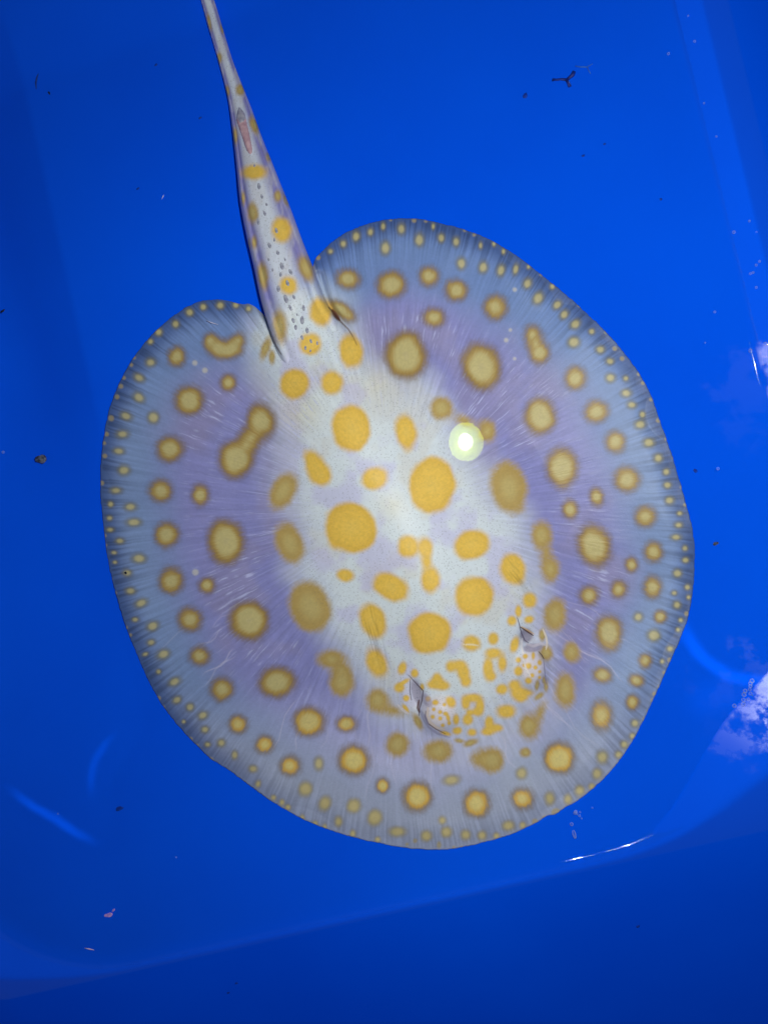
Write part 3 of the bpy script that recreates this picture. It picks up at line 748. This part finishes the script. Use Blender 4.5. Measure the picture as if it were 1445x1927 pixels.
ht = zc[:, None] + hh[:, None] * prof + (keel + groove) * np.minimum(1, hw[:, None] / 40)
tv = place(Xt.ravel(), Yt.ravel(), ht.ravel())
tpig, tpor = paint(Xt.ravel(), Yt.ravel(), tail=np.where(upn > -0.2, across, np.sign(across)).ravel())
b_pig, b_por = paint(Xt.ravel(), Yt.ravel())
bl = (sst(0.771, 0.876, tp)[:, None] * np.ones((1, NAr))).ravel()
tpig = tpig + (b_pig - tpig) * bl[:, None]; tpor = tpor + (b_por - tpor) * bl
V.append(tv); C.append(tpig); P.append(tpor)
tf = grid_faces(NAr, NLn, True, base=nb + 1)
faces = np.concatenate([fl, capf, tf[:, ::-1]])
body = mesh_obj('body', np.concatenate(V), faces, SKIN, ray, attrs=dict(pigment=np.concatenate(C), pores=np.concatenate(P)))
body['label'] = 'flat round disc and tail, lavender with yellow spots'

def skin_patch(name, c, r, ro, n, lift):
    """a finer piece of skin set on the head"""
    g = np.linspace(-1, 1, n); GX, GY = np.meshgrid(g, g)
    q = np.hypot(GX, GY); sc_ = np.maximum(np.abs(GX), np.abs(GY)) / np.maximum(q, 1e-6)
    GX, GY = GX * sc_, GY * sc_; q = np.hypot(GX, GY)          # square grid pulled into a disc
    r_ = math.radians(ro); ux = GX * r[0]; vy = GY * r[1]
    x = c[0] + ux * math.cos(r_) - vy * math.sin(r_); y = c[1] + ux * math.sin(r_) + vy * math.cos(r_)
    h = body_height(x.ravel(), y.ravel()) + (lift * sst(1.0, 0.5, q) - 0.0004 * sst(0.8, 1.0, q)).ravel()
    p, po = paint(x.ravel(), y.ravel())
    v = place(x.ravel(), y.ravel(), h)
    return mesh_obj(name, v, grid_faces(n, n)[:, ::-1], SKIN, ray, attrs=dict(pigment=p, pores=po))
for i, (c, r, ro) in enumerate([((830, 1348), (46, 46), 0), ((1002, 1264), (38, 46), 0)]):
    o = skin_patch('eye', c, r, ro, 150, 0.0004); o['label'] = 'eye mound with small golden dots'
for i, (c, r, ro) in enumerate([((781, 1308), (40, 60), -14), ((994, 1196), (44, 44), -20)]):
    o = skin_patch('spiracle', c, r, ro, 150, 0.0006); o['label'] = 'dark slit of the breathing hole behind the eye'

# ------------------------------------------------------------------ sting and thorns
def tail_top(px, py):
    """world point on the upper side of the tail"""
    k = int(np.argmin(np.hypot((Lp[:, 0] + Rp[:, 0]) / 2 - px, (Lp[:, 1] + Rp[:, 1]) / 2 - py)))
    lo, hi = max(k - 60, 0), min(k + 60, NLn)
    d = np.hypot(Xt[lo:hi] - px, Yt[lo:hi] - py) + np.where(upn[0] > 0.05, 0, 1e6)[None, :]
    j = np.unravel_index(np.argmin(d), d.shape)
    return Vector(tv[(lo + j[0]) * NAr + j[1]].tolist())

sting_m = new_mat('sting_bone', lin((186, 146, 156)), 0.45, 0.2); add_noise(sting_m, 260, lin((176, 136, 148)), lin((206, 172, 180)))
q0, q1 = tail_top(472, 291), tail_top(453, 218)
ax = (q1 - q0); Ls = ax.length; ax.normalize(); sd_ = ax.cross(Vector((0, 0, 1))).normalized(); upv = sd_.cross(ax)
vs = []; n_s, n_c = 26, 14
for i in range(n_s):
    f_ = i / (n_s - 1); wd = 0.0035 * (0.55 + 0.5 * f_) * (1 - (1 - min(1, f_ / 0.18)) ** 2) ** 0.5 * (1 - max(0, (f_ - .9) / .1) ** 2 * .9) + 0.0001
    for k in range(n_c):
        a_ = 2 * math.pi * k / n_c
        serr = 1 + 0.10 * (i % 2) * (abs(math.cos(a_)) > 0.9)
        vs.append(q0 + ax * (Ls * f_) + sd_ * (wd * math.cos(a_) * serr) + upv * (0.0016 * math.sin(a_) * min(1, wd / 0.002) + 0.0004))
o = mesh_obj('tail_sting', [tuple(p) for p in vs], [list(q)[::-1] for q in grid_faces(n_c, n_s, True)] + [list(range(n_c)), [(n_s - 1) * n_c + k for k in range(n_c)][::-1]], sting_m, ray)
o['label'] = 'pink blunt sting lying on top of the tail'
sh_m = new_mat('sting_sheath', lin((158, 156, 172)), 0.5, 0.3); add_noise(sh_m, 300, lin((146, 144, 162)), lin((176, 172, 184)))
vs = []
p0, p1 = tail_top(457, 233), tail_top(451, 205); ax2 = (p1 - p0); L2_ = ax2.length; ax2.normalize()
for i in range(12):
    f_ = i / 11; wd = 0.0042 * math.sin(math.pi * (0.10 + 0.88 * f_)) ** 0.6 * (1 - 0.4 * f_)
    for k in range(12):
        a_ = 2 * math.pi * k / 12
        vs.append(p0 + ax2 * (L2_ * f_) + sd_ * (wd * math.cos(a_)) + upv * (0.0017 * math.sin(a_) * (1 - 0.5 * f_) + 0.0007))
o = mesh_obj('sting_sheath', [tuple(p) for p in vs], [list(q)[::-1] for q in grid_faces(12, 12, True)] + [list(range(12)), [132 + k for k in range(12)][::-1]], sh_m, ray)

th_m = new_mat('thorn_horn', lin((140, 142, 160)), 0.5, 0.2); add_noise(th_m, 500, lin((122, 124, 144)), lin((164, 166, 182)))
v = []
for i, (z, r) in enumerate([(-0.0006, 1.0), (0.0002, 0.9), (0.0006, 0.55), (0.0008, 0.12)]):
    for k in range(8):
        a_ = 2 * math.pi * k / 8; v.append((0.00095 * r * math.cos(a_), 0.0019 * r * math.sin(a_) + 0.0007 * i, z))
thorn_f = [list(q) for q in grid_faces(8, 4, True)] + [[24 + k for k in range(8)]]
thorn_me = None
THORN = [(488,353,1.2),(494,371,.9),(503,386,.8),(499,403,.9),(488,420,1.1),(521,436,1),(508,465,1.2),(523,478,1.1),(507,489,.8),(513,510,.7),(532,504,1.3),
 (547,514,1.1),(528,518,1),(542,535,1.2),(525,545,1.3),(540,565,1.4),(553,561,.9),(548,580,1),(571,579,1.2),(552,601,1.1),(569,601,1.5),(556,615,1.1),
 (578,621,1.3),(569,634,1),(584,642,.9),(575,654,.9),(597,646,.8),(584,662,.9),(598,668,1.3),(594,682,.9),(611,686,.9),(479,313,.7),(516,453,.7),(536,490,.6),(560,592,.6)]
for i, (px, py, s_) in enumerate(THORN):
    p = tail_top(px, py)
    if thorn_me is None:
        o = mesh_obj('thorn', v, thorn_f, th_m, ray); thorn_me = o.data
    else:
        o = bpy.data.objects.new('thorn', thorn_me); COL.objects.link(o); o.parent = ray
    o.location = p; s_ *= 1.15; o.scale = (s_ * 1.1, s_ * random.uniform(.8, 1.2), s_ * .7); o.rotation_euler = (0, 0, math.radians(12 + random.uniform(-14, 14)))

# ------------------------------------------------------------------ bits lying in the tub
def on_floor(px, py, dz=0.0):
    return Vector(place(np.array([float(px)]), np.array([float(py)]), np.array([dz]))[0].tolist())

dark_m = new_mat('wet_twig', (0.005, 0.012, 0.06), 0.5, 0.3); add_noise(dark_m, 200, (0.003, 0.012, 0.16), (0.004, 0.02, 0.24))
def tube_strip(pts, rad):
    vs, fs = [], []; n = 8
    for i, (p, r) in enumerate(zip(pts, rad)):
        d = (pts[min(i + 1, len(pts) - 1)] - pts[max(i - 1, 0)]).normalized(); s_ = d.cross(Vector((0, 0, 1))).normalized(); u_ = s_.cross(d)
        for k in range(n):
            a_ = 2 * math.pi * k / n; vs.append(p + s_ * (r * math.cos(a_)) + u_ * (r * 0.6 * math.sin(a_)))
    fs = [list(q)[::-1] for q in grid_faces(n, len(pts), True)] + [list(range(n)), [(len(pts) - 1) * n + k for k in range(n)][::-1]]
    return vs, fs
def twig(name, arms, mat, label, cat, z=0.0012):
    e = bpy.data.objects.new(name, None); COL.objects.link(e)
    for pts, rad in arms:
        P_ = [on_floor(x, y, z) for x, y in pts]
        vs, fs = tube_strip(P_, [r * 0.00043 for r in rad])
        mesh_obj('twig_arm', [tuple(p) for p in vs], fs, mat, e)
    tag(e, label, cat); return e
twig('twig', [([(1039,150),(1046,150),(1055,149),(1066,150)], [2.6, 2, 2, 2.4]), ([(1066,150),(1072,145),(1077,141),(1080,134)], [2.4, 2.6, 3.6, 3]),
     ([(1066,150),(1068,155),(1072,163)], [2.4, 2.2, 3])], dark_m, 'dark Y-shaped twig sunk on the open floor of the tub', 'twig')
faint_m = new_mat('pale_weed', (0.02, 0.12, 0.62), 0.6, 0.1); add_noise(faint_m, 200, (0.015, 0.10, 0.60), (0.04, 0.16, 0.62))
twig('weed_strand', [([(1082,124),(1092,126),(1104,126),(1115,120)], [1, 1.4, 1.2, .8]), ([(1104,126),(1108,134),(1111,139)], [1, 1, .6])], faint_m,
     'pale thread of weed floating beside the dark twig', 'weed')

def pebble(name, px, py, rx, ry, rz, mat, label, cat, seed, ang_=0, group=None, dz=0.0):
    rs = random.Random(seed); vs = []; n, m_ = 14, 9; ph = [rs.uniform(0, 6) for _ in range(6)]
    for i in range(m_):
        f_ = math.pi * (i + .02) / (m_ - 0.96)
        for k in range(n):
            a_ = 2 * math.pi * k / n
            w_ = 1 + 0.14 * math.sin(2 * a_ + ph[0]) + 0.10 * math.sin(3 * a_ + ph[1] + f_) + 0.05 * math.sin(5 * a_ + ph[2])
            vs.append((rx * w_ * math.sin(f_) * math.cos(a_), ry * w_ * math.sin(f_) * math.sin(a_), rz * math.cos(f_) * (1 + .12 * math.sin(a_ + ph[3]))))
    o = mesh_obj(name, vs, [list(q)[::-1] for q in grid_faces(n, m_, True)] + [list(range(n)), [(m_ - 1) * n + k for k in range(n)][::-1]], mat)
    o.location = on_floor(px, py, rz * 0.8 + dz); o.rotation_euler = (0, 0, math.radians(ang_))
    return tag(o, label, cat, group)
peb_m = new_mat('grey_shell', (0.08, 0.09, 0.11), 0.6, 0.3); add_noise(peb_m, 420, (0.015, 0.02, 0.035), (0.17, 0.18, 0.26), lo=.35, hi=.7)
pebble('pebble', 78, 864, 0.0044, 0.0041, 0.0028, peb_m, 'round grey pebble alone on the floor beside the stingray disc', 'pebble', 3)
blackm = new_mat('black_grit', (0.004, 0.006, 0.02), 0.6, 0.2); add_noise(blackm, 300, (0.003, 0.004, 0.012), (0.012, 0.015, 0.05))
u_ = 0.00043
GRIT = 'grit lying on the tub floor'
pebble('grit_speck', 93, 175, 2.0 * u_, 3.0 * u_, 1.2 * u_, blackm, 'black oval speck on the floor left of the tail', 'grit', 5, 20)
pebble('grit_speck', 6, 585, 5.5 * u_, 1.8 * u_, 1.0 * u_, blackm, 'thin dark sliver of grit at the shaded side of the floor', 'grit', 6, 32)
pebble('grit_speck', 1346, 1023, 4.5 * u_, 3.5 * u_, 2.0 * u_, peb_m, 'small pale grey speck on the floor beyond the right fin', 'grit', 7, 25)
pebble('grit_speck', 237, 1078, 2.0 * u_, 3.0 * u_, 1.0 * u_, blackm, 'tiny black speck resting on the fin margin', 'grit', 8, 50, dz=0.006)
navy = new_mat('algae_film', (0.004, 0.03, 0.20), 0.6, 0.2); add_noise(navy, 300, (0.002, 0.02, 0.26), (0.004, 0.05, 0.42))
for px, py, a_, b_ in ((294,122,3,2),(377,222,3,2),(988,180,5,4),(1137,271,2.2,2),(1097,293,3,2),(1243,375,2.5,2),(445,1850,3,2.5),(430,1868,3,2.5),(1200,1743,4,2.5),
                       (225,1522,9,4),(260,355,3,2),(1308,886,3,4)):
    pebble('grit_speck', px, py, a_ * u_, b_ * u_, 0.8 * u_, navy, 'tiny navy speck of grit on bare tub floor', 'grit', int(px), 30, GRIT)
hair_m = new_mat('fibre', (0.01, 0.04, 0.28), 0.6, 0.1); add_noise(hair_m, 300, (0.008, 0.03, 0.24), (0.02, 0.06, 0.32))
vs, fs = tube_strip([on_floor(x, y, 0.0006) for x, y in ((73,138),(70,146),(68,156),(69,168))], [.4 * u_, 1.6 * u_, 1.8 * u_, .5 * u_])
tag(mesh_obj('fibre', [tuple(p) for p in vs], fs, hair_m), 'short dark curved fibre near the black oval speck', 'fibre')
wh_m = new_mat('white_fibre', lin((190, 190, 225)), 0.5, 0.4); add_noise(wh_m, 300, lin((170, 175, 220)), lin((215, 210, 230)))
for pts, lab in (([(309,366),(307,370),(305,375)], 'short white hair on the floor left of the tail'), ([(388,603),(398,607),(411,611)], 'white scratch-like fibre on the left rear lobe')):
    vs, fs = tube_strip([on_floor(x, y, 0.0006 if pts[0][0] < 350 else 0.010) for x, y in pts], [.35 * u_, .9 * u_, .35 * u_])
    tag(mesh_obj('fibre', [tuple(p) for p in vs], fs, wh_m), lab, 'fibre')
pk = new_mat('pink_flake', lin((170, 120, 190)), 0.6, 0.2); add_noise(pk, 300, lin((160, 130, 235)), lin((236, 180, 230)))
fl_ = bpy.data.objects.new('food_flake', None); COL.objects.link(fl_)
tag(fl_, 'ragged pink flake in the dark near corner of the tub', 'flake')
for (x, y, a_, b_, an) in ((205,1722,8,4.5,25),(214,1713,4,2,60)):
    o = pebble('flake_piece', x, y, a_ * u_, b_ * u_, 0.8 * u_, pk, None, None, int(x), an); o.parent = fl_
vs, fs = tube_strip([on_floor(x, y, 0.001) for x, y in ((160,1784),(169,1786),(178,1788))], [.4 * u_, 1.3 * u_, .4 * u_])
pk2 = new_mat('pink_straw', lin((236, 170, 200)), 0.5, 0.4); add_noise(pk2, 300, lin((246, 190, 220)), lin((255, 225, 238)))
tag(mesh_obj('straw_sliver', [tuple(p) for p in vs], fs, pk2), 'thin straight pink sliver near the ragged pink flake', 'sliver')

# bubbles floating on the water
bub_m = bpy.data.materials.new('bubble_film'); bub_m.use_nodes = True
nt = bub_m.node_tree; nt.nodes.clear()
out = nt.nodes.new('ShaderNodeOutputMaterial'); mix = nt.nodes.new('ShaderNodeMixShader')
lw = nt.nodes.new('ShaderNodeLayerWeight'); lw.inputs[0].default_value = 0.35
tr = nt.nodes.new('ShaderNodeBsdfTransparent'); gl = nt.nodes.new('ShaderNodeBsdfPrincipled')
gl.inputs['Base Color'].default_value = (0.75, 0.85, 1, 1); gl.inputs['Roughness'].default_value = 0.15
nt.links.new(lw.outputs['Facing'], mix.inputs[0]); nt.links.new(tr.outputs[0], mix.inputs[1]); nt.links.new(gl.outputs[0], mix.inputs[2])
nt.links.new(mix.outputs[0], out.inputs[0])
bub_me = None
def bubble(px, py, r, label, group, el=(1, 1), an=0):
    global bub_me
    if bub_me is None:
        v = []; n, m_ = 16, 8
        for i in range(m_):
            f_ = 0.5 * math.pi * (i + 0.05) / (m_ - 1 + .05)
            for k in range(n):
                a_ = 2 * math.pi * k / n; v.append((math.sin(f_) * math.cos(a_), math.sin(f_) * math.sin(a_), math.cos(f_)))
        f = [list(q)[::-1] for q in grid_faces(n, m_, True)] + [list(range(n))]
        o = mesh_obj('bubble', v, f, bub_m); bub_me = o.data
    else:
        o = bpy.data.objects.new('bubble', bub_me); COL.objects.link(o)
    p = unproj(px, py, ZW)
    z = max(ZW, float(floor_z(p[0], p[1])))
    p = unproj(px, py, z + 0.0002)
    o.location = p.tolist(); o.scale = (r * u_ * el[0], r * u_ * el[1], r * u_); o.rotation_euler = (0, 0, math.radians(an))
    tag(o, label, 'bubble', group)
for x, y, r in ((1414,1281,4),(1411,1286,3.5),(1411,1291,3),(1410,1297,3),(1401,1300,3.5),(1399,1307,4),(1411,1305,3),(1398,1317,3.5),(1398,1325,4),(1407,1316,3),(1381,1328,3.5)):
    bubble(x, y, r, 'small bubble in the chain beside the white glare patch', 'bubble chain by the glare')
for x, y, r in ((1083,1527,2.5),(1081,1530,2.5),(1090,1535,2),(1094,1540,1.5)):
    bubble(x, y, r, 'tiny bubble over the front edge of the disc', 'bubbles over the disc edge')
for x, y, r in ((1082,1527,2.2),(1085,1531,2),(1091,1528,1.6),(1114,1520,1.4),(1075,1551,3)):
    bubble(x, y, r, 'tiny bubble floating between the disc and the bright spark', 'bubbles before the spark')
bubble(1080, 1570, 4, 'long oval bubble just before the bright spark', None, (0.75, 2.0), 15)
for x, y, r in ((1380,437,2.5),(1409,416,1.8),(1422,437,1.8),(1428,492,2),(1422,499,2),(1411,515,2),(1416,513,2),(1422,541,2),(1439,647,3),(1411,660,3),(1344,587,2),(1350,882,2.5),
                (1257,101,2.2),(1306,78,2),(1294,30,1.5),(1340,20,1.2),(1324,194,1.6),(1326,645,1.2),(1347,257,1.5)):
    bubble(x, y, r, 'tiny bubble clinging near the right wall of the tub', 'bubbles along the right wall')
for x, y, r in ((7,851,2.5),(332,1613,1.6),(110,1531,1.4)):
    bubble(x, y, r, 'tiny lone bubble over the dim left floor', 'lone bubbles on the left')
